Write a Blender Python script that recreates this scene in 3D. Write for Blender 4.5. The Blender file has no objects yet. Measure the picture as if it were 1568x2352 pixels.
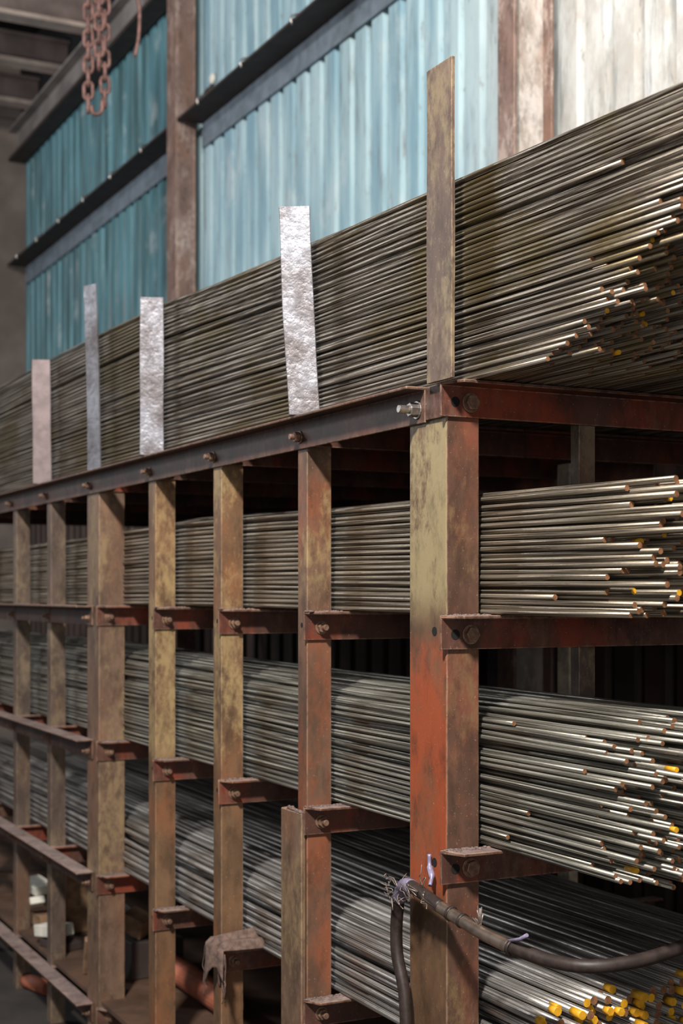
import bpy, bmesh, math, random
from mathutils import Vector, Matrix
random.seed(7)
R = math.radians
SC = bpy.context.scene
COL = SC.collection

# ------------------------------------------------------------------ camera
cam_d = bpy.data.cameras.new('camera')
cam = bpy.data.objects.new('camera', cam_d); COL.objects.link(cam)
cam.location = (0, 0, 1.6)
cam.rotation_euler = (R(90), 0, R(63.29))
cam_d.lens = 50; cam_d.sensor_width = 36; cam_d.sensor_fit = 'AUTO'
cam_d.shift_y = 186 / 2352
cam_d.clip_start = 0.05
cam_d.dof.use_dof = True
cam_d.dof.focus_distance = 2.75
cam_d.dof.aperture_fstop = 4.5
SC.camera = cam

# ------------------------------------------------------------------ world, lamps and fills, exposure
w = bpy.data.worlds.new('world'); SC.world = w; w.use_nodes = True
w.node_tree.nodes['Background'].inputs[0].default_value = (0.55, 0.66, 0.80, 1)
w.node_tree.nodes['Background'].inputs[1].default_value = 0.065

def area(name, loc, target, size, power, color, size_y=None):
    d = bpy.data.lights.new(name, 'AREA'); o = bpy.data.objects.new(name, d); COL.objects.link(o)
    d.energy = power; d.color = color; d.size = size
    if size_y: d.shape = 'RECTANGLE'; d.size_y = size_y
    o.location = loc
    o.rotation_euler = (Vector(target) - Vector(loc)).to_track_quat('-Z', 'Y').to_euler()
    return o
area('aisle_lamp', (0.3, -1.3, 5.5), (-3.0, 1.5, 1.4), 0.45, 500, (1.0, 0.96, 0.91))
area('far_roof_fill', (-8.2, -2.6, 4.2), (-9.5, 2.6, 4.6), 0.8, 115, (0.95, 0.95, 1.0))  # unseen fill added to brighten the roof beams and girder
area('wall_lamp', (-2.3, 1.5, 5.0), (-4.6, 3.0, 3.2), 0.6, 50, (1.0, 0.98, 0.95))
area('far_gate_daylight', (-10.5, -2.8, 3.2), (-3.0, 1.4, 1.8), 2.4, 28, (0.88, 0.95, 1.0))
area('camera_side_fill', (4.2, -1.6, 1.9), (-3.0, 1.6, 1.6), 2.0, 62, (1.0, 0.97, 0.95))  # unseen fill added behind the camera to lift the beam faces
SC.view_settings.view_transform = 'Standard'
SC.view_settings.look = 'None'
SC.view_settings.gamma = 1.0
SC.view_settings.use_curve_mapping = False
SC.view_settings.exposure = 0.35

# ------------------------------------------------------------------ materials
def s2l(c):
    return tuple((v / 255 / 12.92) if v / 255 <= 0.04045 else ((v / 255 + 0.055) / 1.055) ** 2.4 for v in c) + (1.0,)

class NT:
    def __init__(self, name):
        self.m = bpy.data.materials.new(name); self.m.use_nodes = True
        self.t = self.m.node_tree; self.b = self.t.nodes['Principled BSDF']
        self.pos = self.t.nodes.new('ShaderNodeNewGeometry').outputs['Position']
    def node(self, typ, **kw):
        n = self.t.nodes.new(typ)
        for k, v in kw.items(): setattr(n, k, v)
        return n
    def link(self, a, b): self.t.links.new(a, b)
    def map(self, scale=(1, 1, 1), loc=(0, 0, 0)):
        n = self.node('ShaderNodeMapping'); n.inputs['Scale'].default_value = scale; n.inputs['Location'].default_value = loc
        self.link(self.pos, n.inputs['Vector']); return n.outputs[0]
    def noise(self, scale=5, mscale=(1, 1, 1), detail=4, rough=0.55, loc=(0, 0, 0)):
        n = self.node('ShaderNodeTexNoise'); n.inputs['Scale'].default_value = scale
        n.inputs['Detail'].default_value = detail; n.inputs['Roughness'].default_value = rough
        self.link(self.map(mscale, loc), n.inputs['Vector']); return n.outputs[0]
    def ramp(self, fac, a, b, v0=0.0, v1=1.0):
        n = self.node('ShaderNodeMapRange'); n.interpolation_type = 'SMOOTHSTEP'
        self.link(fac, n.inputs[0]); n.inputs[1].default_value = a; n.inputs[2].default_value = b
        n.inputs[3].default_value = v0; n.inputs[4].default_value = v1; return n.outputs[0]
    def mul(self, a, b, op='MULTIPLY'):
        n = self.node('ShaderNodeMath', operation=op)
        for i, v in enumerate((a, b)):
            if isinstance(v, (int, float)): n.inputs[i].default_value = v
            else: self.link(v, n.inputs[i])
        n.use_clamp = op == 'ADD'
        return n.outputs[0]
    def axis(self, i):
        n = self.node('ShaderNodeSeparateXYZ'); self.link(self.pos, n.inputs[0]); return n.outputs[i]
    def mix(self, fac, a, b):
        n = self.node('ShaderNodeMix', data_type='RGBA')
        if isinstance(fac, (int, float)): n.inputs[0].default_value = fac
        else: self.link(fac, n.inputs[0])
        for k, v in ((6, a), (7, b)):
            if isinstance(v, tuple): n.inputs[k].default_value = v
            else: self.link(v, n.inputs[k])
        return n.outputs[2]
    def set(self, key, v):
        if hasattr(v, 'links'): self.link(v, self.b.inputs[key])
        else: self.b.inputs[key].default_value = v
    def bump(self, h, strength=0.3, dist=0.002):
        n = self.node('ShaderNodeBump'); n.inputs['Strength'].default_value = strength; n.inputs['Distance'].default_value = dist
        self.link(h, n.inputs['Height']); self.link(n.outputs[0], self.b.inputs['Normal'])

def plain(name, rgb, rough=0.6, metal=0.0, var=0.25, scale=30):
    n = NT(name); c = s2l(rgb); d = tuple(v * (1 - var) for v in c[:3]) + (1,)
    n.set('Base Color', n.mix(n.ramp(n.noise(scale), 0.35, 0.65), c, d)); n.set('Roughness', rough); n.set('Metallic', metal)
    n.bump(n.noise(scale * 6), 0.2, 0.001)
    return n.m

def painted(name, base, olive, red, olive_amt=0.5, red_amt=0.5, olive_z=None, red_z=None, seed=0.0):
    """old workshop paint: brown dirt over patches of ochre and red lead, flaking"""
    n = NT(name)
    L = (seed * 3.1, seed * 1.7, seed * 2.3)
    big = n.noise(7, (1, 1, 0.45), 5, 0.6, L)
    fine = n.noise(55, (1, 1, 0.6), 6, 0.7, L)
    fo = n.ramp(n.mul(n.mul(big, 0.6), n.mul(fine, 0.4), 'ADD'), 0.53 - 0.16 * olive_amt, 0.67 - 0.16 * olive_amt, 0, .9)
    if olive_z:
        z = n.axis(2)
        fo = n.mul(fo, n.mul(n.ramp(z, olive_z[0] - .04, olive_z[0] + .06), n.ramp(z, olive_z[1] - .06, olive_z[1] + .04, 1, 0)))
    rb = n.noise(6, (1, 1, 0.5), 4, 0.55, (L[0] + 9, L[1], L[2] + 4))
    fr = n.ramp(n.mul(n.mul(rb, 0.75), n.mul(fine, 0.25), 'ADD'), 0.52 - 0.16 * red_amt, 0.70 - 0.16 * red_amt, 0, .9)
    if red_z:
        z = n.axis(2)
        fr = n.mul(fr, n.mul(n.ramp(z, red_z[0] - .03, red_z[0] + .05), n.ramp(z, red_z[1] - .03, red_z[1] + .01, 1, 0)))
    b2 = tuple(v * 0.6 for v in s2l(base)[:3]) + (1,)
    c = n.mix(n.ramp(n.noise(14, (1, 1, 0.5), 5, .6, L), .35, .65), s2l(base), b2)
    c = n.mix(fr, c, s2l(red))
    c = n.mix(fo, c, s2l(olive))
    c = n.mix(n.ramp(n.noise(22, (1, 1, .45), 6, .7, (L[0] + 3, 1, 2)), .46, .74, 0, .6), c, s2l((58, 44, 34)))
    c = n.mix(n.ramp(n.noise(220, (1, 1, 1), 2, .6), .68, .74, 0, .5), c, s2l((190, 165, 140)))
    bv = n.node('ShaderNodeBevel'); bv.samples = 4; bv.inputs['Radius'].default_value = .004
    gn = n.node('ShaderNodeNewGeometry'); dt = n.node('ShaderNodeVectorMath', operation='DOT_PRODUCT')
    n.link(bv.outputs[0], dt.inputs[0]); n.link(gn.outputs['Normal'], dt.inputs[1])
    worn = n.mul(n.ramp(dt.outputs['Value'], .88, .985, 1, 0), n.ramp(fine, .36, .56))
    c = n.mix(n.mul(worn, .75), c, s2l((206, 172, 142)))
    n.set('Base Color', c); n.set('Roughness', 0.5); n.set('Metallic', 0.15)
    n.bump(fine, 0.35, 0.0015)
    return n.m

M = {}
M['post_near'] = painted('paint_post_near', (122, 92, 68), (168, 150, 110), (168, 80, 46), .85, .75, (1.56, 2.2), (1.0, 1.52), 1.0)
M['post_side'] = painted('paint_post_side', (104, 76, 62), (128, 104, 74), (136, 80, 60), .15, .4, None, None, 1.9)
M['post_main'] = painted('paint_post_main', (128, 102, 84), (148, 124, 92), (132, 94, 72), .35, .25, None, None, 2.0)
M['post_yel'] = painted('paint_post_yellow', (128, 98, 72), (168, 142, 100), (138, 92, 62), .5, .4, (1.1, 2.0), None, 3.3)
M['post_red'] = painted('paint_post_red', (120, 92, 74), (160, 136, 96), (146, 84, 56), .45, .4, (1.6, 1.95), None, 4.6)
M['post_dark'] = painted('paint_post_dark', (104, 88, 78), (130, 112, 90), (112, 84, 66), .3, .3, None, None, 5.0)
M['beam'] = painted('paint_beam', (96, 64, 54), (112, 82, 68), (140, 62, 40), .2, .42, None, None, 6.2)
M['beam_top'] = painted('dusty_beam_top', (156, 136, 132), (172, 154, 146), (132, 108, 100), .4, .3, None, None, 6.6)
M['rail'] = painted('paint_rail', (92, 66, 56), (112, 86, 74), (102, 58, 44), .3, .4, None, None, 7.4)

def steel(name, dark, light, rough=0.42, metal=0.8, tint=None):
    n = NT(name)
    f = n.noise(1.0, (2.5, 420, 420), 2, .5)
    c = n.mix(n.ramp(f, .35, .66), s2l(dark), s2l(light))
    mot = n.noise(60, (1, 3, 3), 5, .7)
    c = n.mix(n.ramp(mot, .55, .72, 0, .55), c, s2l((84, 66, 46)))
    if tint:
        c = n.mix(n.ramp(n.noise(3.0, (1, 2, 2), 3), .46, .62, 0, .65), c, s2l(tint))
    n.set('Base Color', c); n.set('Metallic', metal)
    n.set('Roughness', n.ramp(mot, .3, .7, rough - .06, rough + .14))
    n.bump(n.noise(160, (1, 3, 3), 3), .15, .0006)
    return n.m
M['rod_top'] = steel('steel_top_rods', (70, 58, 46), (182, 172, 158), .38, .65, (110, 94, 54))
M['rod_second'] = steel('steel_second_rods', (74, 64, 52), (172, 160, 142), .40, .62)
M['rod_third'] = steel('steel_third_rods', (74, 70, 62), (172, 168, 156), .40, .62)
M['rod_low'] = steel('steel_low_rods', (90, 84, 80), (190, 186, 180), .36, .65)
M['cut'] = plain('rusty_cut_end', (150, 104, 70), .7, .2, .45, 90)
M['yellow'] = plain('yellow_paint_mark', (232, 170, 34), .55, 0, .25, 60)
def stake_mat():
    n = NT('hammered_stake_steel')
    h = n.noise(60, (1, 1, 1), 4, .6)
    n.set('Base Color', n.mix(n.ramp(n.noise(9), .35, .7), s2l((140, 140, 146)), s2l((98, 92, 92))))
    n.set('Metallic', .7); n.set('Roughness', n.ramp(h, .35, .65, .42, .62)); n.bump(h, .7, .004)
    return n.m
M['stake'] = stake_mat()
M['stake_dull'] = plain('dull_stake_steel', (116, 102, 102), .5, .5, .3, 25)
M['stake_brown'] = painted('paint_stake_brown', (112, 92, 80), (146, 128, 100), (122, 102, 96), .35, .4, None, None, 8.1)
M['bolt'] = plain('oily_bolt_steel', (150, 118, 98), .45, .4, .4, 120)
M['bolt_bright'] = plain('bright_bolt_steel', (190, 182, 176), .3, .85, .3, 120)
M['dark'] = plain('dark_hole', (20, 15, 12), .9, 0, .2)
M['dust'] = plain('grey_weld_and_dust', (132, 112, 104), .85, .1, .5, 160)

def wall_mat():
    n = NT('corrugated_wall_paint')
    x = n.axis(0); z = n.axis(2)
    streak = n.noise(9, (1.0, 1.0, .10), 5, .6)
    blot = n.noise(4, (1, 1, .6), 6, .65)
    fine = n.noise(34, (1, 1, .35), 6, .7)
    pale = n.mix(n.ramp(streak, .35, .65), s2l((172, 198, 204)), s2l((128, 164, 178)))
    blue = n.mix(n.ramp(streak, .38, .62), s2l((98, 146, 156)), s2l((62, 100, 106)))
    cream = n.mix(n.ramp(blot, .4, .6), s2l((208, 208, 204)), s2l((178, 172, 164)))
    c = n.mix(n.ramp(x, -8.05, -7.75), blue, pale)
    c = n.mix(n.ramp(n.mul(x, n.mul(blot, 1.2), 'ADD') if False else x, -5.2, -4.0), c, cream)
    c = n.mix(n.ramp(blot, .55, .68, 0, .45), c, s2l((196, 206, 206)))
    c = n.mix(n.ramp(fine, .57, .72, 0, .7), c, s2l((112, 96, 88)))
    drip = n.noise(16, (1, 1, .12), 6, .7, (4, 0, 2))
    # groove shade painted as dark lines along the joints, broken up by noise
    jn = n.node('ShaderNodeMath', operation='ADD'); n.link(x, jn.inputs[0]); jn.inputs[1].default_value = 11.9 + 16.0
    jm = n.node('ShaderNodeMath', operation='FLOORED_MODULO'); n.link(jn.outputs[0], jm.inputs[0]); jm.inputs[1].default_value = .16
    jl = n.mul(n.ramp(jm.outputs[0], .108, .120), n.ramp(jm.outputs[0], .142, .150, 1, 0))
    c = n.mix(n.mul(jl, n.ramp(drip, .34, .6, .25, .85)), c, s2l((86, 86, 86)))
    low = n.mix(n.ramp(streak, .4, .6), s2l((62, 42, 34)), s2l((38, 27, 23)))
    c = n.mix(n.ramp(drip, .52, .68, 0, .65), c, s2l((116, 122, 124)))
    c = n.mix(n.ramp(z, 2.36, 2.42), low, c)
    n.set('Base Color', c); n.set('Roughness', .55); n.bump(fine, .2, .003)
    return n.m
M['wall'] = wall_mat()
M['brown_wall'] = plain('grimy_end_wall', (120, 108, 100), .85, 0, .4, 2.0)
M['girt_web'] = plain('girt_blue_grey_paint', (120, 132, 142), .6, .1, .3, 12)
M['girt_dark'] = plain('girt_shade_dark_steel', (66, 54, 50), .7, .1, .35, 12)  # shade of flange undersides put into the colour; plain dark steel elsewhere
M['column'] = painted('column_rust', (140, 114, 104), (176, 158, 148), (124, 92, 78), .25, .5, None, None, 9.0)
M['column_web'] = painted('column_web_lit', (196, 184, 174), (206, 200, 194), (150, 116, 98), .4, .3, None, None, 11.0)  # web paler than the flanges: light from the right put into its colour
M['roof_edge'] = plain('roof_beam_lit_edge', (196, 178, 166), .7, .1, .3, 6)  # paler than the beam web: light on the lower flange is painted in
M['roof_steel'] = plain('roof_steel_paint', (138, 122, 116), .7, .1, .4, 4)
M['crane_steel'] = plain('crane_beam_paint', (140, 134, 130), .7, .1, .4, 4)
M['ceiling'] = plain('dark_ceiling', (20, 18, 21), .9, 0, .3, 2)
M['concrete'] = plain('dirty_concrete', (58, 52, 48), .9, 0, .4, 5)
M['chain'] = plain('rusty_chain', (140, 104, 96), .6, .3, .45, 30)
M['rubber'] = plain('cable_rubber', (58, 46, 42), .5, .1, .4, 60)
M['sheath'] = plain('cable_metal_sheath', (214, 190, 172), .26, .9, .4, 40)
M['tape'] = plain('violet_grey_tape', (150, 140, 168), .4, .2, .3, 80)
M['wire'] = plain('frayed_wire', (150, 136, 128), .4, .6, .3, 80)
M['rag'] = plain('dirty_rag', (116, 94, 84), .95, 0, .45, 70)
M['pale_strip'] = plain('pale_flaking_board', (232, 216, 190), .8, 0, .45, 25)
M['salmon'] = plain('salmon_pipe_paint', (190, 112, 84), .65, 0, .35, 12)
M['white_block'] = plain('white_offcut', (226, 222, 208), .6, 0, .2, 20)
M['wood'] = plain('weathered_wood', (150, 118, 90), .8, 0, .4, 30)
M['grey_plate'] = plain('blue_grey_plate', (104, 116, 128), .5, .3, .3, 20)
M['board'] = plain('oily_shelf_board', (92, 66, 48), .85, 0, .4, 8)

# ------------------------------------------------------------------ helpers
def tag(o, label=None, cat=None, group=None, kind=None):
    for k, v in (('label', label), ('category', cat), ('group', group), ('kind', kind)):
        if v: o[k] = v
    return o
def empty(name, loc):
    o = bpy.data.objects.new(name, None); COL.objects.link(o); o.location = loc; o.empty_display_size = .1; return o
def obj(name, bm, mats, parent=None, bevel=0.0, smooth=False, label=None):
    me = bpy.data.meshes.new(name); bm.normal_update(); bm.to_mesh(me); bm.free()
    o = bpy.data.objects.new(name, me); COL.objects.link(o)
    for m in (mats if isinstance(mats, (list, tuple)) else [mats]): me.materials.append(m)
    if smooth:
        for p in me.polygons: p.use_smooth = True
    if parent:
        o.parent = parent
        if parent.type == 'EMPTY': o.matrix_parent_inverse = parent.matrix_basis.inverted()
    if bevel:
        b = o.modifiers.new('bevel', 'BEVEL'); b.width = bevel; b.segments = 2; b.limit_method = 'ANGLE'; b.angle_limit = R(40)
    if label: o['label'] = label
    return o
def prism(bm, pts, a, b, axis, mi=0):
    """extrude a 2D outline between a and b along axis; outline is in the other two axes in xyz order"""
    def P(u, v, t):
        return {'x': (t, u, v), 'y': (u, t, v), 'z': (u, v, t)}[axis]
    A = [bm.verts.new(P(u, v, a)) for u, v in pts]; B = [bm.verts.new(P(u, v, b)) for u, v in pts]
    n = len(pts)
    fs = [bm.faces.new(A[::-1]), bm.faces.new(B)]
    for i in range(n): fs.append(bm.faces.new((A[i], A[(i + 1) % n], B[(i + 1) % n], B[i])))
    for f in fs: f.material_index = mi
    bmesh.ops.recalc_face_normals(bm, faces=fs)
    return A + B
def box(bm, x0, x1, y0, y1, z0, z1, mi=0):
    return prism(bm, [(x0, y0), (x1, y0), (x1, y1), (x0, y1)], z0, z1, 'z', mi)
def tube(bm, pts, rad, sides=10, caps=True, mi=0, cap_mi=None):
    pts = [Vector(p) for p in pts]; rings = []
    t0 = (pts[1] - pts[0]).normalized()
    up = Vector((0, 0, 1)) if abs(t0.z) < .9 else Vector((1, 0, 0))
    nrm = t0.cross(up).normalized()
    for i, p in enumerate(pts):
        t = (pts[min(i + 1, len(pts) - 1)] - pts[max(i - 1, 0)]).normalized()
        nrm = (nrm - t * nrm.dot(t)).normalized(); bi = t.cross(nrm)
        r = rad[i] if isinstance(rad, (list, tuple)) else rad
        rings.append([bm.verts.new(p + (nrm * math.cos(2 * math.pi * k / sides) + bi * math.sin(2 * math.pi * k / sides)) * r) for k in range(sides)])
    fs = []
    for i in range(len(rings) - 1):
        for k in range(sides):
            f = bm.faces.new((rings[i][k], rings[i + 1][k], rings[i + 1][(k + 1) % sides], rings[i][(k + 1) % sides])); f.smooth = True; f.material_index = mi
    if caps:
        for rr in (rings[0], rings[-1][::-1]):
            f = bm.faces.new(rr); f.material_index = mi if cap_mi is None else cap_mi
    return rings
def spline(ctrl, n=8):
    """Catmull-Rom through control points"""
    c = [Vector(p) for p in ctrl]; c = [c[0] * 2 - c[1]] + c + [c[-1] * 2 - c[-2]]; out = []
    for i in range(1, len(c) - 2):
        for k in range(n):
            t = k / n
            out.append(.5 * ((2 * c[i]) + (c[i + 1] - c[i - 1]) * t + (2 * c[i - 1] - 5 * c[i] + 4 * c[i + 1] - c[i + 2]) * t * t + (3 * c[i] - c[i - 1] - 3 * c[i + 1] + c[i + 2]) * t ** 3))
    out.append(c[-2]); return out

# ------------------------------------------------------------------ the hall
bm = bmesh.new(); box(bm, -12.2, 5, -6, 3.4, -.1, 0); tag(obj('floor', bm, M['concrete']), kind='structure')
bm = bmesh.new(); box(bm, -12.2, 1, -1, 3.4, 6.1, 6.2); tag(obj('ceiling', bm, M['ceiling']), kind='structure')
bm = bmesh.new(); box(bm, -12.1, -11.85, -1.0, 3.3, 0, 6.1)
box(bm, -11.86, -11.80, 2.3, 2.98, 5.55, 5.65)
we = tag(obj('wall_left', bm, M['brown_wall']), kind='structure')
# corrugated back wall
def wall():
    bm = bmesh.new(); prof = []
    pitch = .16; x = -11.9; gaps = [-8.66, -10.06]
    while x < 0.6:
        prof += [(x, 3.0), (x + .105, 3.0), (x + .118, 3.045), (x + .142, 3.045)]
        for g in gaps:
            if x <= g < x + pitch: prof += [(x + .143, 3.13), (x + .158, 3.13)]
        x += pitch
    lo = [bm.verts.new((px, py, 0)) for px, py in prof]; hi = [bm.verts.new((px, py, 6.1)) for px, py in prof]
    for i in range(len(prof) - 1): bm.faces.new((lo[i], lo[i + 1], hi[i + 1], hi[i]))
    bmesh.ops.recalc_face_normals(bm, faces=bm.faces[:])
    geom = bmesh.ops.extrude_face_region(bm, geom=bm.faces[:])
    vs = [v for v in geom['geom'] if isinstance(v, bmesh.types.BMVert)]
    for v in vs: v.co.y = 3.18
    bmesh.ops.recalc_face_normals(bm, faces=bm.faces[:])
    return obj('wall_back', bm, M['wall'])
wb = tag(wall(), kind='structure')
# wall columns: H sections standing in front of the sheeting
def column(x0, wd, y0, name):
    bm = bmesh.new()
    box(bm, x0, x0 + wd, y0, y0 + .012, 0, 6.1); box(bm, x0 + wd * (.5 if name == 'trim_2' else .96) - .005, x0 + wd * (.5 if name == 'trim_2' else .96) + .005, y0 + .012, 2.938, 0, 6.1, 1)
    box(bm, x0, x0 + wd, 2.938, 2.95, 0, 6.1)
    tag(obj(name, bm, [M['column'], M['column_web' if name == 'trim_2' else 'column']], bevel=.003), kind='structure')
column(-7.90, .16, 2.83, 'trim_1'); column(-4.287, .106, 2.78, 'trim_2')
# horizontal girts: flange on top, leg below
def girt(x0, x1, z, name):
    bm = bmesh.new()
    box(bm, x0, x1, 2.83, 2.995, z - .012, z, 1)  # flange coloured dark for the shade on its underside
    box(bm, x0, x1, 2.985, 2.998, z - .15, z - .012, 0)
    g = tag(obj(name, bm, [M['girt_web'], M['girt_dark']]), kind='structure')
    x = x0 + .35
    while x < x1:
        bm = bmesh.new(); tube(bm, spline([(x, 2.99, z + .02), (x, 2.90, z + .035), (x, 2.825, z + .01), (x, 2.825, z - .03)], 4), .005, 6)
        obj('hook_bolt', bm, M['bolt_bright'], g); x += .62
girt(-11.8, -7.91, 4.33, 'trim_3'); girt(-7.73, -4.30, 4.33, 'trim_4'); girt(-4.17, .4, 4.33, 'trim_5')
# crane girder along the wall, roof beams resting on it
bm = bmesh.new()
box(bm, -11.84, -6.6, 2.85, 2.985, 5.20, 5.225, 1); box(bm, -11.84, -6.6, 2.92, 2.94, 5.225, 5.44); box(bm, -11.84, -6.6, 2.85, 2.985, 5.44, 5.46)  # bottom flange coloured dark to carry its underside shade
tag(obj('trim_6', bm, [M['crane_steel'], M['girt_dark']]), kind='structure')
bm = bmesh.new(); box(bm, -11.84, -6.6, 2.95, 2.99, 5.465, 6.095); tag(obj('trim_10', bm, M['ceiling']), kind='structure')  # dark sheet added to black out the wall above the girder
for i, (x, z, h) in enumerate(((-9.62, 5.47, .24), (-10.45, 5.47, .2), (-11.3, 5.47, .2))):
    bm = bmesh.new(); box(bm, x, x + .14, -1, 2.94, z, z + .03, 1); box(bm, x + .06, x + .08, -1, 2.94, z + .03, z + h); box(bm, x, x + .14, -1, 2.94, z + h, z + h + .02)
    tag(obj('trim_%d' % (7 + i), bm, [M['roof_steel'], M['roof_edge']]), kind='structure')
# white ball added for the bright spot of a small lit opening
bm = bmesh.new(); bmesh.ops.create_uvsphere(bm, u_segments=10, v_segments=6, radius=.032)
for v in bm.verts: v.co = Vector((v.co.x - 7.57, v.co.y * .5 + 2.985, v.co.z + 4.53))
tag(obj('wall_light_spot', bm, M['white_block'], smooth=True), 'white ball standing in for a small lit opening in the pale sheeting right of the far column', 'opening')
bm = bmesh.new()
for k in range(5):
    x = -7.66 + .03 * k
    tube(bm, spline([(x, 2.985, 4.47 + .02 * (k % 2)), (x + .03, 2.95, 4.44), (x - .04, 2.955, 4.41 - .008 * k), (x + .02, 2.985, 4.37)], 5), .012, 6)
tag(obj('wire_tangle', bm, M['girt_dark']), 'dark tangle of wire on the pale sheeting just above the girt', 'wire')

# hanging hoist chain
def chain():
    t = tag(empty('hoist_chain', (-6.3, 1.92, 5.5)), 'rusty pink hoist chain hanging in two strands from the roof, top left', 'chain')
    def link(c, rot, s=1.0):
        bm = bmesh.new(); pts = []
        for k in range(17):
            a = 2 * math.pi * k / 16
            px = .020 * s * math.cos(a); pz = .024 * s * math.sin(a) + (.016 * s if math.sin(a) > 0 else -.016 * s)
            pts.append((c[0] + px * math.sin(rot) , c[1] + px * math.cos(rot), c[2] + pz))
        tube(bm, pts[:-1] + [pts[0]], .0085 * s, 7, caps=False)
        return obj('chain_link', bm, M['chain'], t, smooth=True)
    for st, (dx, z0, n, dy) in enumerate(((-.022, 3.83, 22, 0), (.014, 3.86, 21, .03), (.030, 4.02, 18, -.02))):
        for k in range(n):
            link((-6.3 + dx * .585, 1.91 + dx * 1.16 + dy, z0 + .060 * k), (0.45 if k % 2 else 1.9))
    bm = bmesh.new(); tube(bm, spline([(-6.3, 1.95, 4.42), (-6.28, 2.02, 4.36), (-6.26, 2.07, 4.36), (-6.24, 2.10, 4.30), (-6.24, 2.10, 4.16), (-6.25, 2.085, 4.06)], 6), .009, 7)
    obj('draped_rope', bm, M['chain'], t, smooth=True)
    bm = bmesh.new(); tube(bm, spline([(-6.3, 1.895, 3.82), (-6.3, 1.90, 3.79), (-6.3, 1.92, 3.785), (-6.29, 1.94, 3.80), (-6.29, 1.945, 3.86)], 5), .010, 8)
    obj('hook', bm, M['chain'], t, smooth=True)
    bm = bmesh.new(); tube(bm, [(-6.3, 1.91, 5.0), (-6.3, 1.91, 6.095)], .012, 8); obj('hanger_rod', bm, M['chain'], t)
chain()

# ------------------------------------------------------------------ the rack
FY = 1.41
LV = [2.005, 1.557, 1.106, .66, .218]
rack = tag(empty('storage_rack', (-2.4, FY, 0)), 'rusty brown steel storage rack of bolted posts and angle beams, loaded with rods', 'rack')
def hexbolt(parent, c, axis, r=.014, h=.010, shaft=0.0, mat='bolt', name='bolt'):
    bm = bmesh.new()
    ax = Vector(axis); u = ax.orthogonal().normalized(); v = ax.cross(u)
    def cyl(r0, a, b, n, ph=0):
        A = [bm.verts.new(Vector(c) + ax * a + (u * math.cos(2 * math.pi * k / n + ph) + v * math.sin(2 * math.pi * k / n + ph)) * r0) for k in range(n)]
        B = [bm.verts.new(Vector(c) + ax * b + (u * math.cos(2 * math.pi * k / n + ph) + v * math.sin(2 * math.pi * k / n + ph)) * r0) for k in range(n)]
        bm.faces.new(A[::-1]); bm.faces.new(B)
        for k in range(n): bm.faces.new((A[k], A[(k + 1) % n], B[(k + 1) % n], B[k]))
    cyl(r * 1.25, 0, .003, 18); cyl(r, .003, .003 + h, 6, random.random())
    if shaft: cyl(r * .55, .003 + h, .003 + h + shaft, 14)
    bmesh.ops.recalc_face_normals(bm, faces=bm.faces[:])
    return obj(name, bm, M[mat], parent, bevel=.0012)
def hole(parent, c, axis, r=.010):
    bm = bmesh.new(); ax = Vector(axis); u = ax.orthogonal().normalized(); v = ax.cross(u)
    A = [bm.verts.new(Vector(c) + ax * .0006 + (u * math.cos(2 * math.pi * k / 18) + v * math.sin(2 * math.pi * k / 18)) * r) for k in range(18)]
    B = [bm.verts.new(Vector(a.co) - ax * .004) for a in A]
    bm.faces.new(A); bm.faces.new(B[::-1])
    for k in range(18): bm.faces.new((A[k], B[k], B[(k + 1) % 18], A[(k + 1) % 18]))
    bmesh.ops.recalc_face_normals(bm, faces=bm.faces[:])
    return obj('bolt_hole', bm, M['dark'], parent)

# posts: the two wide ones are channels with the web to the aisle, the others angles
def channel_post(xr, wd, dp, mat):
    t = .007; x0 = xr - wd
    pts = [(x0, FY), (xr, FY), (xr, FY + dp), (xr - t, FY + dp), (xr - t, FY + t), (x0 + t, FY + t), (x0 + t, FY + dp), (x0, FY + dp)]
    bm = bmesh.new(); prism(bm, pts, 0, LV[0] - .004, 'z')
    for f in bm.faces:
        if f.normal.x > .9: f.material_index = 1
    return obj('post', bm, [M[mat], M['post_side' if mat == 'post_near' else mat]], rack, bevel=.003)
def angle_post(xr, wd, dp, mat, top=None):
    t = .006; x0 = xr - wd
    pts = [(x0, FY), (xr, FY), (xr, FY + dp), (xr - t, FY + dp), (xr - t, FY + t), (x0, FY + t)]
    bm = bmesh.new(); prism(bm, pts, 0, (top or LV[0]) - .004, 'z'); return obj('post', bm, M[mat], rack, bevel=.002)
P = [(-2.353, 'c', .145, .074, 'post_near'), (-2.98, 'a', .05, .063, 'post_red'), (-3.511, 'a', .057, .063, 'post_yel'),
     (-4.035, 'a', .062, .063, 'post_yel'), (-4.602, 'c', .135, .090, 'post_main'), (-5.20, 'a', .055, .055, 'post_dark'), (-5.72, 'a', .055, .055, 'post_dark'), (-6.4, 'a', .055, .055, 'post_dark'), (-7.0, 'a', .055, .055, 'post_dark')]
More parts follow.
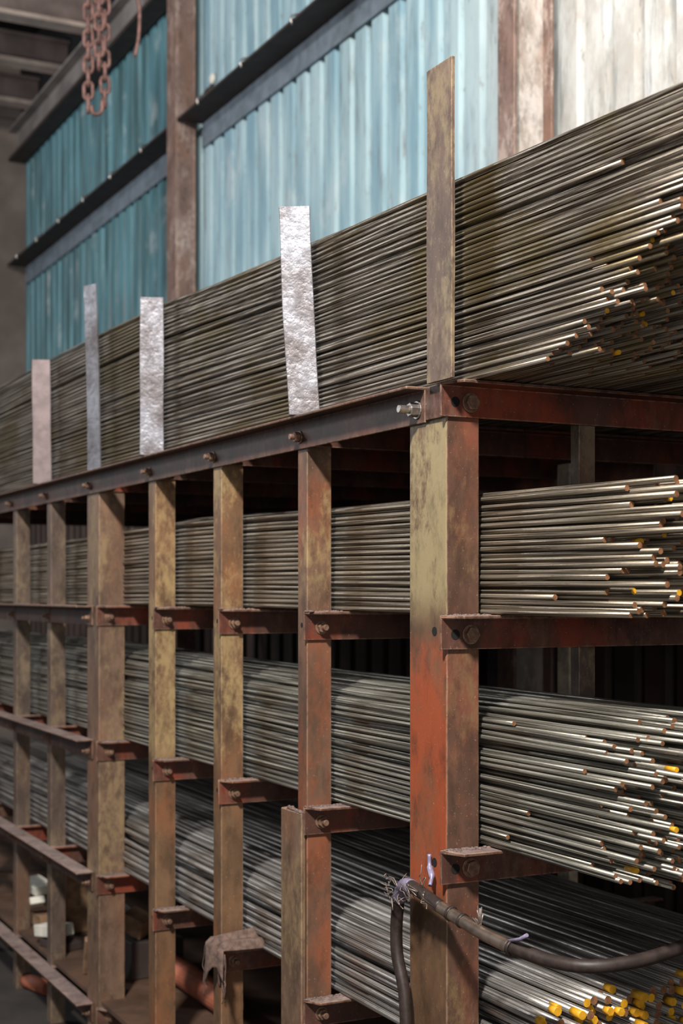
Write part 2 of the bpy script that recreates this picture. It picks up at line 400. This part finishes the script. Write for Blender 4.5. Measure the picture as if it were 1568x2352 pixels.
for i, (xr, k, wd, dp, mt) in enumerate(P):
    po = (channel_post if k == 'c' else angle_post)(xr, wd, dp, mt)
    if i == 0: po['label'] = 'wide near post, flaking ochre above and red lead paint below'
    if i == 4: po['label'] = 'wide brown post between the two bays'
    for li, z in enumerate(LV):
        # cross beam: leg against the +X side of the post, flange on top turned towards the rod ends
        big = i in (0, 4)
        y0 = FY - (.016 if i == 0 else (.010 if li else 0)); x = xr + .0005; L = .066; t = .006
        fl = .055 if i == 0 else .048
        if i > 4 and li > 0: fl = .03
        pts = [(x, z - L), (x + t, z - L), (x + t, z - t), (x + fl, z - t), (x + fl, z), (x, z)]
        bm = bmesh.new(); prism(bm, pts, y0, 2.85, 'y')
        # chamfer the front corner of the flange
        for v in bm.verts:
            if v.co.y < y0 + .001 and v.co.x > x + t + .001: v.co.y += .022
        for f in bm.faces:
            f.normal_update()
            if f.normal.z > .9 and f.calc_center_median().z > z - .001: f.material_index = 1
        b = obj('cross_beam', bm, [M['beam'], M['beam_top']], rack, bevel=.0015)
        if i <= 4:
            zb = z - .037
            if i == 0:
                hexbolt(b, (x + t, FY + .050, zb), (1, 0, 0), .0155, .010, 0); hole(b, (x + t, FY + .016, zb), (1, 0, 0), .010)
            else:
                hexbolt(b, (x + t, FY + .034, zb), (1, 0, 0), .013, .010, .014)
        if li and i < 4:
            hole(po, (xr - (.045 if i == 0 else .028), FY, z - .032), (0, -1, 0), .009 if i == 0 else .006)
        if li and i <= 4:   # crust of weld and dust where the flange meets the post
            bm = bmesh.new()
            for q in range(46):
                s = random.uniform(.0012, .0034)
                m = Matrix.Translation((x + random.uniform(.002, .016) * (1 if random.random() < .8 else 2), FY + random.uniform(-.008, .095), z + s * .2)) @ Matrix.Diagonal((s * random.uniform(1, 2.6), s * random.uniform(1, 2.6), s * .8, 1))
                bmesh.ops.create_icosphere(bm, subdivisions=1, radius=1, matrix=m)
            obj('weld_bead', bm, M['dust'], b, smooth=True)
# inner posts further back in the near frame
for (z0, z1, dx) in ((LV[1], LV[0] - .004, 0), (LV[2], LV[1] - .004, -.012)):
    bm = bmesh.new()
    pts = [(-2.383, 1.722), (-2.354, 1.722), (-2.354, 1.762), (-2.359, 1.762), (-2.359, 1.727), (-2.383, 1.727)]
    vs = prism(bm, pts, z0, z1, 'z')
    obj('inner_post', bm, M['post_dark'], rack, bevel=.0015)
for xr in (-4.602, -7.0):
    bm = bmesh.new(); box(bm, xr - .05, xr, 2.78, 2.84, 0, LV[0] - .004); obj('rear_post', bm, M['post_dark'], rack, bevel=.002)
bm = bmesh.new(); box(bm, -2.403, -2.353, 2.78, 2.84, 0, LV[0] - .004); obj('rear_post', bm, M['post_dark'], rack, bevel=.002)

# rails: the top one runs the whole length, the lower ones only along the far bay
def rail(z, x0, x1, L=.070, fl=.048):
    y = FY - .0005; t = .006
    pts = [(y, z - L), (y, z), (y - fl, z), (y - fl, z - t), (y - t, z - t), (y - t, z - L)]
    bm = bmesh.new(); prism(bm, pts, x0, x1, 'x')
    for f in bm.faces:
        f.normal_update()
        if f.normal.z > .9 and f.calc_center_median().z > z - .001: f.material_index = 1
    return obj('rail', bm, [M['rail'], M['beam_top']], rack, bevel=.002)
rt = rail(LV[0], -9.0, -2.425); rt['label'] = 'long top rail carrying the stakes'
hexbolt(rt, (-2.455, FY - .0065, LV[0] - .042), (0, -1, 0), .015, .016, .024, 'bolt_bright')
for x in (-2.985, -3.53, -4.05, -4.66, -5.22, -5.75):
    hexbolt(rt, (x - .02, FY - .0065, LV[0] - .042), (0, -1, 0), .0125, .012, .012, 'bolt')
for z in LV[1:]:
    r = rail(z, -9.0, -4.66, .066, .060)
    for x in (-4.70, -5.22, -5.75): hexbolt(r, (x, FY - .0065, z - .042), (0, -1, 0), .011, .010, .010, 'bolt')
# post gusset at the near end of the top rail
bm = bmesh.new(); box(bm, -2.424, -2.356, FY - .007, FY - .0005, LV[0] - .066, LV[0] - .002); obj('gusset', bm, M['rail'], rack, bevel=.002)

# stakes standing on the top rail
def stake(x, y, z1, wd, yaw, lean=(0, 0), mat='stake', bend=0.0, twist=0.0, label=None):
    bm = bmesh.new(); n = 26; t = .008; z0 = LV[0] + .0005; rings = []
    for i in range(n + 1):
        f = i / n; a = yaw + twist * f
        ux, uy = math.cos(a), math.sin(a); nx, ny = -uy, ux
        cx = x + lean[0] * f + bend * math.sin(f * math.pi); cy = y + lean[1] * f
        z = z0 + (z1 - z0) * f
        w0 = wd / 2 * (1 + .02 * math.sin(9 * f + x))
        rings.append([bm.verts.new((cx + ux * a_ + nx * b_, cy + uy * a_ + ny * b_, z)) for a_, b_ in ((-w0, -t / 2), (w0, -t / 2), (w0, t / 2), (-w0, t / 2))])
    for i in range(n):
        for k in range(4): bm.faces.new((rings[i][k], rings[i][(k + 1) % 4], rings[i + 1][(k + 1) % 4], rings[i + 1][k]))
    bm.faces.new(rings[0][::-1]); bm.faces.new(rings[-1])
    bmesh.ops.recalc_face_normals(bm, faces=bm.faces[:])
    return obj('stake', bm, M[mat], rack, bevel=.0015, label=label)
stake(-2.345, 1.392, 2.612, .094, 0, (0, 0), 'stake_brown', label='tall brown flat stake on the near post')
stake(-2.935, 1.383, 2.487, .072, R(62), (-.030, -.012), 'stake', -.006, R(-4), 'bright hammered flat stake, leaning')
stake(-3.99, 1.383, 2.47, .070, R(66), (0, 0), 'stake', label='bright hammered flat stake')
stake(-4.575, 1.386, 2.63, .062, R(22), (-.05, 0), 'stake', .01, label='narrow leaning stake on the middle post')
stake(-5.22, 1.383, 2.47, .068, R(68), (-.02, 0), 'stake_dull', label='dull far stake')
# short angle welded over the front of the second post
bm = bmesh.new()
pts = [(-3.098, 1.397), (-2.984, 1.397), (-2.984, 1.4085), (-2.990, 1.4085), (-2.990, 1.403), (-3.092, 1.403), (-3.092, 1.43), (-3.098, 1.43)]
vs = prism(bm, pts, 0.0, 1.088, 'z')
for v in vs:
    if v.co.z > 1: v.co.z += random.uniform(-.004, .004)
obj('splice_angle', bm, M['post_main'], rack, bevel=.002, label='short angle iron welded to the second post, torn top edge')
bm = bmesh.new()
for q in range(16):
    s = random.uniform(.003, .006)
    bmesh.ops.create_icosphere(bm, subdivisions=1, radius=1, matrix=Matrix.Translation((random.uniform(-3.06, -2.985), 1.401, 1.09 + random.uniform(0, .004))) @ Matrix.Diagonal((s * 1.5, s, s, 1)))
obj('weld_bead', bm, M['dust'], rack, smooth=True)
# boards of the bottom shelf
bm = bmesh.new(); box(bm, -9.0, -3.3, 1.42, 2.37, LV[4] + .001, LV[4] + .019); obj('shelf_board', bm, M['board'], rack, bevel=.002)

# ------------------------------------------------------------------ the rods
STN = [-2.35, -2.67, -2.98, -3.25, -3.5, -3.78, -4.04, -4.32, -4.6, -5.0, -5.4, -6.0, -7.2]
def lerp_tab(tab, x):
    if x >= tab[0][0]: return tab[0][1] + (tab[0][1] - tab[1][1]) / (tab[0][0] - tab[1][0]) * (x - tab[0][0])
    for (a, va), (b, vb) in zip(tab, tab[1:]):
        if b <= x <= a: return va + (vb - va) * (x - a) / (b - a)
    return tab[-1][1]
ORD = ['lowest', 'second', 'third', 'fourth', 'fifth', 'sixth', 'seventh', 'eighth', 'ninth', 'tenth', 'eleventh', 'twelfth', 'thirteenth', 'fourteenth',
       'fifteenth', 'sixteenth', 'seventeenth', 'eighteenth', 'nineteenth', 'twentieth']
TENS = {20: 'twenty', 30: 'thirty', 40: 'forty', 50: 'fifty'}
def ordinal(n):
    if n < 20: return ORD[n]
    n += 1; t, u = n // 10 * 10, n % 10
    return TENS[t].replace('y', 'ieth') if u == 0 else TENS[t] + '-' + ('first' if u == 1 else ORD[u - 1])

def tier(d, y0, cols, base, toptab, crown, endfn, yellow, wob, matkey, nfront, ntop, words, pname, sides, gap=.14):
    """one stack of rods: columns from the aisle face backwards, rods one above the other in each column"""
    mats = [M[matkey], M['cut'], M['yellow']]
    rest = bmesh.new()
    top0 = lerp_tab(toptab, -2.35)
    seq = 0; grp = {}
    for c in range(cols):
        yc = y0 + d * .5 + c * d * .94 + (d * .45 if c else 0)
        hcol = (top0 - base) + crown(c / max(1, cols - 1))
        zs = []; zc = d * 1.035 * (.5 if c % 2 else 0)
        while zc < hcol - d:
            zs.append(zc); zc += d * (1.06 + (random.uniform(.15, .5) if random.random() < gap else random.uniform(0, .03)))
        n = len(zs)
        for k in range(n):
            if c == 0 and 2 < k < n - 1 and random.random() < .06: continue
            if c > 55 and 3 <= k < n - 2 and random.random() < .8: continue
            zf = zs[k]
            yy = yc + ((random.uniform(-.0005, .002) if random.random() < .72 else random.uniform(.003, .0075)) if c == 0 else random.uniform(-.001, .001)) * (d / .009) ** .5
            xe = endfn(zf / hcol, c, cols)
            ph = [random.uniform(0, 6.28) for _ in range(4)]
            gk = (k + (c * 3) // 2) // 5
            if (c, gk) not in grp: grp[(c, gk)] = (random.gauss(0, 1), random.uniform(0, 6.28))
            am = random.gauss(0, .5); ag, pg = grp[(c, gk)]
            pts = []
            xs = [xe] + [s for s in STN if s < xe - .03]
            if xe - xs[1] > .35: xs.insert(1, (xe + xs[1]) / 2)
            for s in xs:
                H = lerp_tab(toptab, s) - base
                z = base + d * .5 + zf * (H / (top0 - base)) * 1.0
                wv = wob(s)
                z += wv * (math.sin(1.7 * s + ph[0] * .3 + zf * 9) * .5 + am * .6 * math.sin(2.3 * s + ph[1]) + ag * .9 * math.sin(1.3 * s + pg))
                z += random.gauss(0, .0003)
                if k == 0: z = max(z, base + d * .5)
                z = max(z, base + d * .5)
                pts.append((s, yy + wv * .4 * math.sin(2 * s + ph[2]), z))
            yel = random.random() < yellow
            indiv = c < nfront or (k == n - 1 and c < ntop)
            tgt = bmesh.new() if indiv else rest
            capm = 2 if yel else 1
            if yel and random.random() < .6:      # painted tip: the last 25 mm of the bar
                p0 = Vector(pts[0]); p1 = p0 + (Vector(pts[1]) - p0).normalized() * random.uniform(.012, .035)
                rr = tube(tgt, [p0, p1], d * .5, sides if indiv else 6, True, 2, 2)
                tube(tgt, [p1] + pts[1:], d * .5, sides if indiv else 6, True, 0, 1)
            else:
                tube(tgt, pts, d * .5, sides if indiv else 6, True, 0, capm)
            if indiv:
                o = obj(pname, tgt, mats)
                if c == 0:
                    lab = '%s rod in the aisle face of %s, %s from the bottom' % ('bare steel' if not yel else 'yellow-tipped steel', words, ordinal(seq))
                    seq += 1
                elif k == n - 1:
                    lab = 'bare steel rod lying on top of %s' % words
                else:
                    lab = 'bare steel rod just behind the aisle face of %s' % words
                tag(o, lab, 'rod', 'rods of ' + words)
    o = obj('steel_rods', rest, mats)
    tag(o, 'mass of steel rods filling %s behind its face' % words, 'rods', None, 'stuff')

def gauss_end(mean, sd, slope=0.0, front=0.0, short=.08):
    def f(zf, c, cols):
        x = mean + slope * zf + random.gauss(0, sd) + front * min(1, c / 40)
        if random.random() < short and c < 6: x -= random.uniform(.08, .32)
        return min(x, -1.25)
    return f
tier(.0091, 1.437, 150, LV[0] + .001, [(-2.35, 2.405), (-3.0, 2.43), (-4.06, 2.478), (-5.4, 2.49), (-7.2, 2.49)],  # columns carried back unseen towards the wall, added to block its light
     lambda f: .01 * math.sin(f * 6), gauss_end(-2.04, .055, .62, .05, .05), .03,
     lambda s: .002 if s > -2.9 else (.0055 if s > -4.0 else .003), 'rod_top', 2, 0, 'the tall top stack', 'thin_steel_rod', 10)
tier(.0105, 1.493, 20, LV[1] + .001, [(-2.35, 1.795), (-3.0, 1.805), (-4.0, 1.82), (-5.4, 1.805), (-7.2, 1.80)],
     lambda f: .006 * math.sin(f * 5), gauss_end(-1.90, .065, .05, .02, .10), .09,
     lambda s: .003, 'rod_second', 3, 0, 'the second-shelf stack', 'steel_rod', 12)
tier(.0092, 1.493, 24, LV[2] + .001, [(-2.35, 1.352), (-3.0, 1.352), (-4.0, 1.36), (-5.4, 1.37), (-7.2, 1.37)],
     lambda f: .045 * math.sin(min(1, f * 1.5) * 1.57), gauss_end(-1.95, .06, .06, .05, .14), .02,
     lambda s: .003, 'rod_third', 2, 20, 'the third-shelf stack', 'fine_steel_rod', 10)
tier(.0165, 1.493, 46, LV[3] + .001, [(-2.35, .835), (-3.0, .83), (-4.0, .84), (-5.4, .85), (-7.2, .85)],
     lambda f: .03 * math.sin(min(1, f * 2) * 1.57), gauss_end(-2.17, .03, .03, .0, .05), .45,
     lambda s: .002, 'rod_low', 2, 46, 'the fourth-shelf stack', 'thick_steel_rod', 14)

# ------------------------------------------------------------------ cable tied to the near post
cb = tag(empty('tied_cable', (-2.43, 1.37, 1.0)), 'dark armoured cable tied over the near post and sagging away to the right', 'cable')
path = spline([(-2.452, 1.360, .0), (-2.462, 1.372, .45), (-2.468, 1.385, .76), (-2.505, 1.385, .88), (-2.502, 1.385, .965), (-2.47, 1.378, 1.012), (-2.43, 1.370, 1.027), (-2.37, 1.368, 1.022), (-2.31, 1.372, 1.008)], 8)
bm = bmesh.new(); tube(bm, path, .0125, 12); obj('cable_drop', bm, M['rubber'], cb)
p2 = spline([(-2.36, 1.368, 1.020), (-2.30, 1.374, 1.005), (-2.2, 1.39, .983), (-2.12, 1.405, .970)], 8)
bm = bmesh.new(); tube(bm, p2, .0125, 14); obj('metal_sheath', bm, M['sheath'], cb, label='shiny metal sleeve of the cable')
p3 = spline([(-2.125, 1.404, .971), (-2.05, 1.43, .962), (-1.98, 1.47, .962), (-1.95, 1.56, .97), (-1.95, 1.68, .99), (-1.97, 1.85, 1.03)], 8)
bm = bmesh.new(); tube(bm, p3, .0125, 12); obj('cable_run', bm, M['rubber'], cb)
for c0, c1 in (((-2.285, 1.3765, 1.0015), (-2.278, 1.3775, 1.0)), ((-2.252, 1.3815, .9945), (-2.246, 1.3825, .993)), ((-2.125, 1.404, .971), (-2.118, 1.4055, .9697))):
    bm = bmesh.new(); tube(bm, [c0, c1], .0145, 12); obj('cable_tie', bm, M['rubber'], cb)
bm = bmesh.new(); tube(bm, path[-30:-14], .0142, 12); obj('tape_wrap', bm, M['tape'], cb, label='violet grey tape')
bm = bmesh.new()
for q in range(6):
    y = 1.4085 - .0008 * q
bx = [(-2.405, 1.402, 1.09), (-2.40, 1.400, 1.065), (-2.385, 1.396, 1.05), (-2.375, 1.386, 1.035)]
tube(bm, spline(bx, 5), [.004] * 5 + [.0065] * 6 + [.004] * 5, 8); obj('tape_tail', bm, M['tape'], cb)
bm = bmesh.new()
for q in range(20):
    a = Vector((random.uniform(-2.50, -2.34), 1.36 + random.uniform(-.012, .01), 1.02 + random.uniform(-.01, .012)))
    pts = [a]
    for j in range(4): pts.append(pts[-1] + Vector((random.gauss(0, .016), random.gauss(-.002, .006), random.gauss(0, .011))))
    tube(bm, spline(pts, 4), .0011, 5)
obj('frayed_wire', bm, M['wire'], cb)
bm = bmesh.new(); tube(bm, [(-2.135, 1.402, .978), (-2.09, 1.402, .992), (-2.068, 1.402, 1.004)], .0035, 8); obj('tie_tail', bm, M['tape'], cb)
bm = bmesh.new()
for q in range(9): tube(bm, [(-2.20, 1.39, .993), (-2.20 + random.uniform(-.022, .01), 1.39 + random.uniform(-.01, .01), 1.005 + random.uniform(0, .022))], .0014, 5)
obj('wire_tuft', bm, M['wire'], cb)

# rag and threads over the fourth-shelf bracket of the third post
rg = tag(empty('dirty_rag', (-3.49, 1.39, .66)), 'torn dirty rag with loose threads draped over the bracket of the third post', 'rag')
bm = bmesh.new(); g = []
NX, NY = 16, 18
for i in range(NX):
    row = []
    for j in range(NY):
        u = i / (NX - 1); v = j / (NY - 1)
        x = -3.545 + .125 * u; fold = .005 * math.sin(u * 17 + v * 3)
        if v < .45: yy = 1.50 - .115 * v / .45; z = .676 + .03 * (1 - abs(u - .45) * 2) * (1 - v) + fold
        else: yy = 1.385 - .012 * math.sin(u * 9); z = .676 - (.06 + .05 * math.sin(u * 6 + 1) ** 2) * (v - .45) / .55
        row.append(bm.verts.new((x + fold, yy - fold * .6, z)))
    g.append(row)
for i in range(NX - 1):
    for j in range(NY - 1): bm.faces.new((g[i][j], g[i + 1][j], g[i + 1][j + 1], g[i][j + 1]))
rc = obj('cloth', bm, M['rag'], rg, smooth=True); md = rc.modifiers.new('thick', 'SOLIDIFY'); md.thickness = .003
bm = bmesh.new()
for q in range(12):
    x = random.choice((-3.42, -3.425, -3.55)); pts = [Vector((x, 1.383, .665))]
    for j in range(6): pts.append(pts[-1] + Vector((random.gauss(0, .005), random.gauss(0, .002), -random.uniform(.008, .03))))
    tube(bm, spline(pts, 3), .0012, 5)
obj('loose_thread', bm, M['rag'], rg)

# pale flaking upright behind the rack
bm = bmesh.new(); box(bm, -3.245, -3.19, 2.30, 2.33, 0, 1.955); tag(obj('timber_upright', bm, M['pale_strip'], bevel=.002), 'pale flaking upright strip standing in the dark behind the rod stacks', 'upright')

# ------------------------------------------------------------------ odds and ends on the bottom shelf
SB = LV[4] + .02
bm = bmesh.new(); n = 20
A = [(1.72 + .045 * math.cos(2 * math.pi * k / n), SB + .046 + .045 * math.sin(2 * math.pi * k / n)) for k in range(n)]
prism(bm, A, -4.9, -4.2, 'x'); tag(obj('painted_pipe', bm, M['salmon'], bevel=.002), 'salmon painted pipe lying on the bottom shelf', 'pipe')
def junk(name, size, loc, rot, mat, label, cat, group=None):
    bm = bmesh.new(); bmesh.ops.create_cube(bm, size=1)
    m = Matrix.Translation(loc) @ Matrix.Rotation(rot[2], 4, 'Z') @ Matrix.Rotation(rot[1], 4, 'Y') @ Matrix.Rotation(rot[0], 4, 'X') @ Matrix.Diagonal((*size, 1))
    bmesh.ops.transform(bm, matrix=m, verts=bm.verts[:]); zl = min(v.co.z for v in bm.verts)
    for v in bm.verts: v.co.z += loc[2] - zl
    return tag(obj(name, bm, M[mat], bevel=.004), label, cat, group)
junk('steel_plate', (.16, .10, .03), (-5.37, 1.50, SB), (0, 0, R(20)), 'girt_dark', 'dark plate under the white block on the bottom shelf', 'plate')
junk('white_block', (.15, .09, .045), (-5.40, 1.475, SB + .031), (0, R(-8), R(15)), 'white_block', 'white block offcut on a dark plate behind the bottom shelf rail', 'offcut')
junk('wood_offcut', (.18, .10, .05), (-5.80, 1.54, SB), (0, 0, R(8)), 'wood', 'brown wood offcut under the white pieces at the far left edge', 'offcut')
junk('white_block', (.14, .06, .03), (-5.76, 1.50, SB + .051), (R(6), R(-22), R(-10)), 'white_block', 'tilted white offcut below the upper one at the far left edge', 'offcut')
junk('white_block', (.16, .09, .035), (-5.82, 1.52, SB + .125), (R(4), R(6), R(10)), 'white_block', 'upper white offcut at the far left edge of the bottom shelf', 'offcut')
junk('cardboard_sheet', (.02, .26, .30), (-5.55, 1.68, SB), (0, R(12), R(6)), 'wood', 'brown board leaning on edge behind the white block', 'board')
for q, (dx, dz, ry) in enumerate(((0, 0, 56), (.045, .0, 64), (.085, .0, 72))):
    junk('wood_offcut', (.17, .04, .024), (-4.91 + dx, 1.47 + .03 * q, SB), (0, R(-ry), R(-12)), 'wood', ['leaning wood strip furthest left of the three beside the wide middle post', 'middle one of three leaning wood strips beside the wide middle post', 'leaning wood strip closest to the wide middle post'][q], 'offcut')
junk('steel_crate', (.20, .20, .13), (-4.90, 1.68, SB), (0, 0, R(4)), 'girt_dark', 'dark crate behind the leaning wood strips, under the heap of offcuts', 'crate')
junk('white_block', (.09, .06, .05), (-4.95, 1.62, SB + .131), (R(20), R(30), R(30)), 'white_block', 'small pale offcut on the dark crate above the leaning strips', 'offcut')
junk('wood_offcut', (.09, .08, .07), (-4.86, 1.63, SB + .131), (R(10), R(20), R(40)), 'wood', 'chunky wood offcut heaped against the wide middle post', 'offcut')
for nm, c, l, rz, lab in (('scrap_pipe', (-5.66, 1.47), .20, .3, 'salmon scrap pipe on the floor under the bottom rail, far left'),):
    bm = bmesh.new(); dx = l / 2 * math.cos(rz); dy = l / 2 * math.sin(rz)
    tube(bm, [(c[0] - dx, c[1] - dy, .0305), (c[0] + dx, c[1] + dy, .0305)], .03, 16); tag(obj(nm, bm, M['salmon']), lab, 'pipe')
bm = bmesh.new(); A = [(1.80 + .055 * math.cos(2 * math.pi * k / 18), SB + .058 + .2 + .055 * math.sin(2 * math.pi * k / 18)) for k in range(18)]
prism(bm, A, -4.42, -4.40, 'x'); 
box(bm, -4.415, -4.405, 1.78, 1.82, SB + .001, SB + .22)
tag(obj('round_plate', bm, M['grey_plate']), 'blue-grey round plate standing behind the fourth post', 'plate')
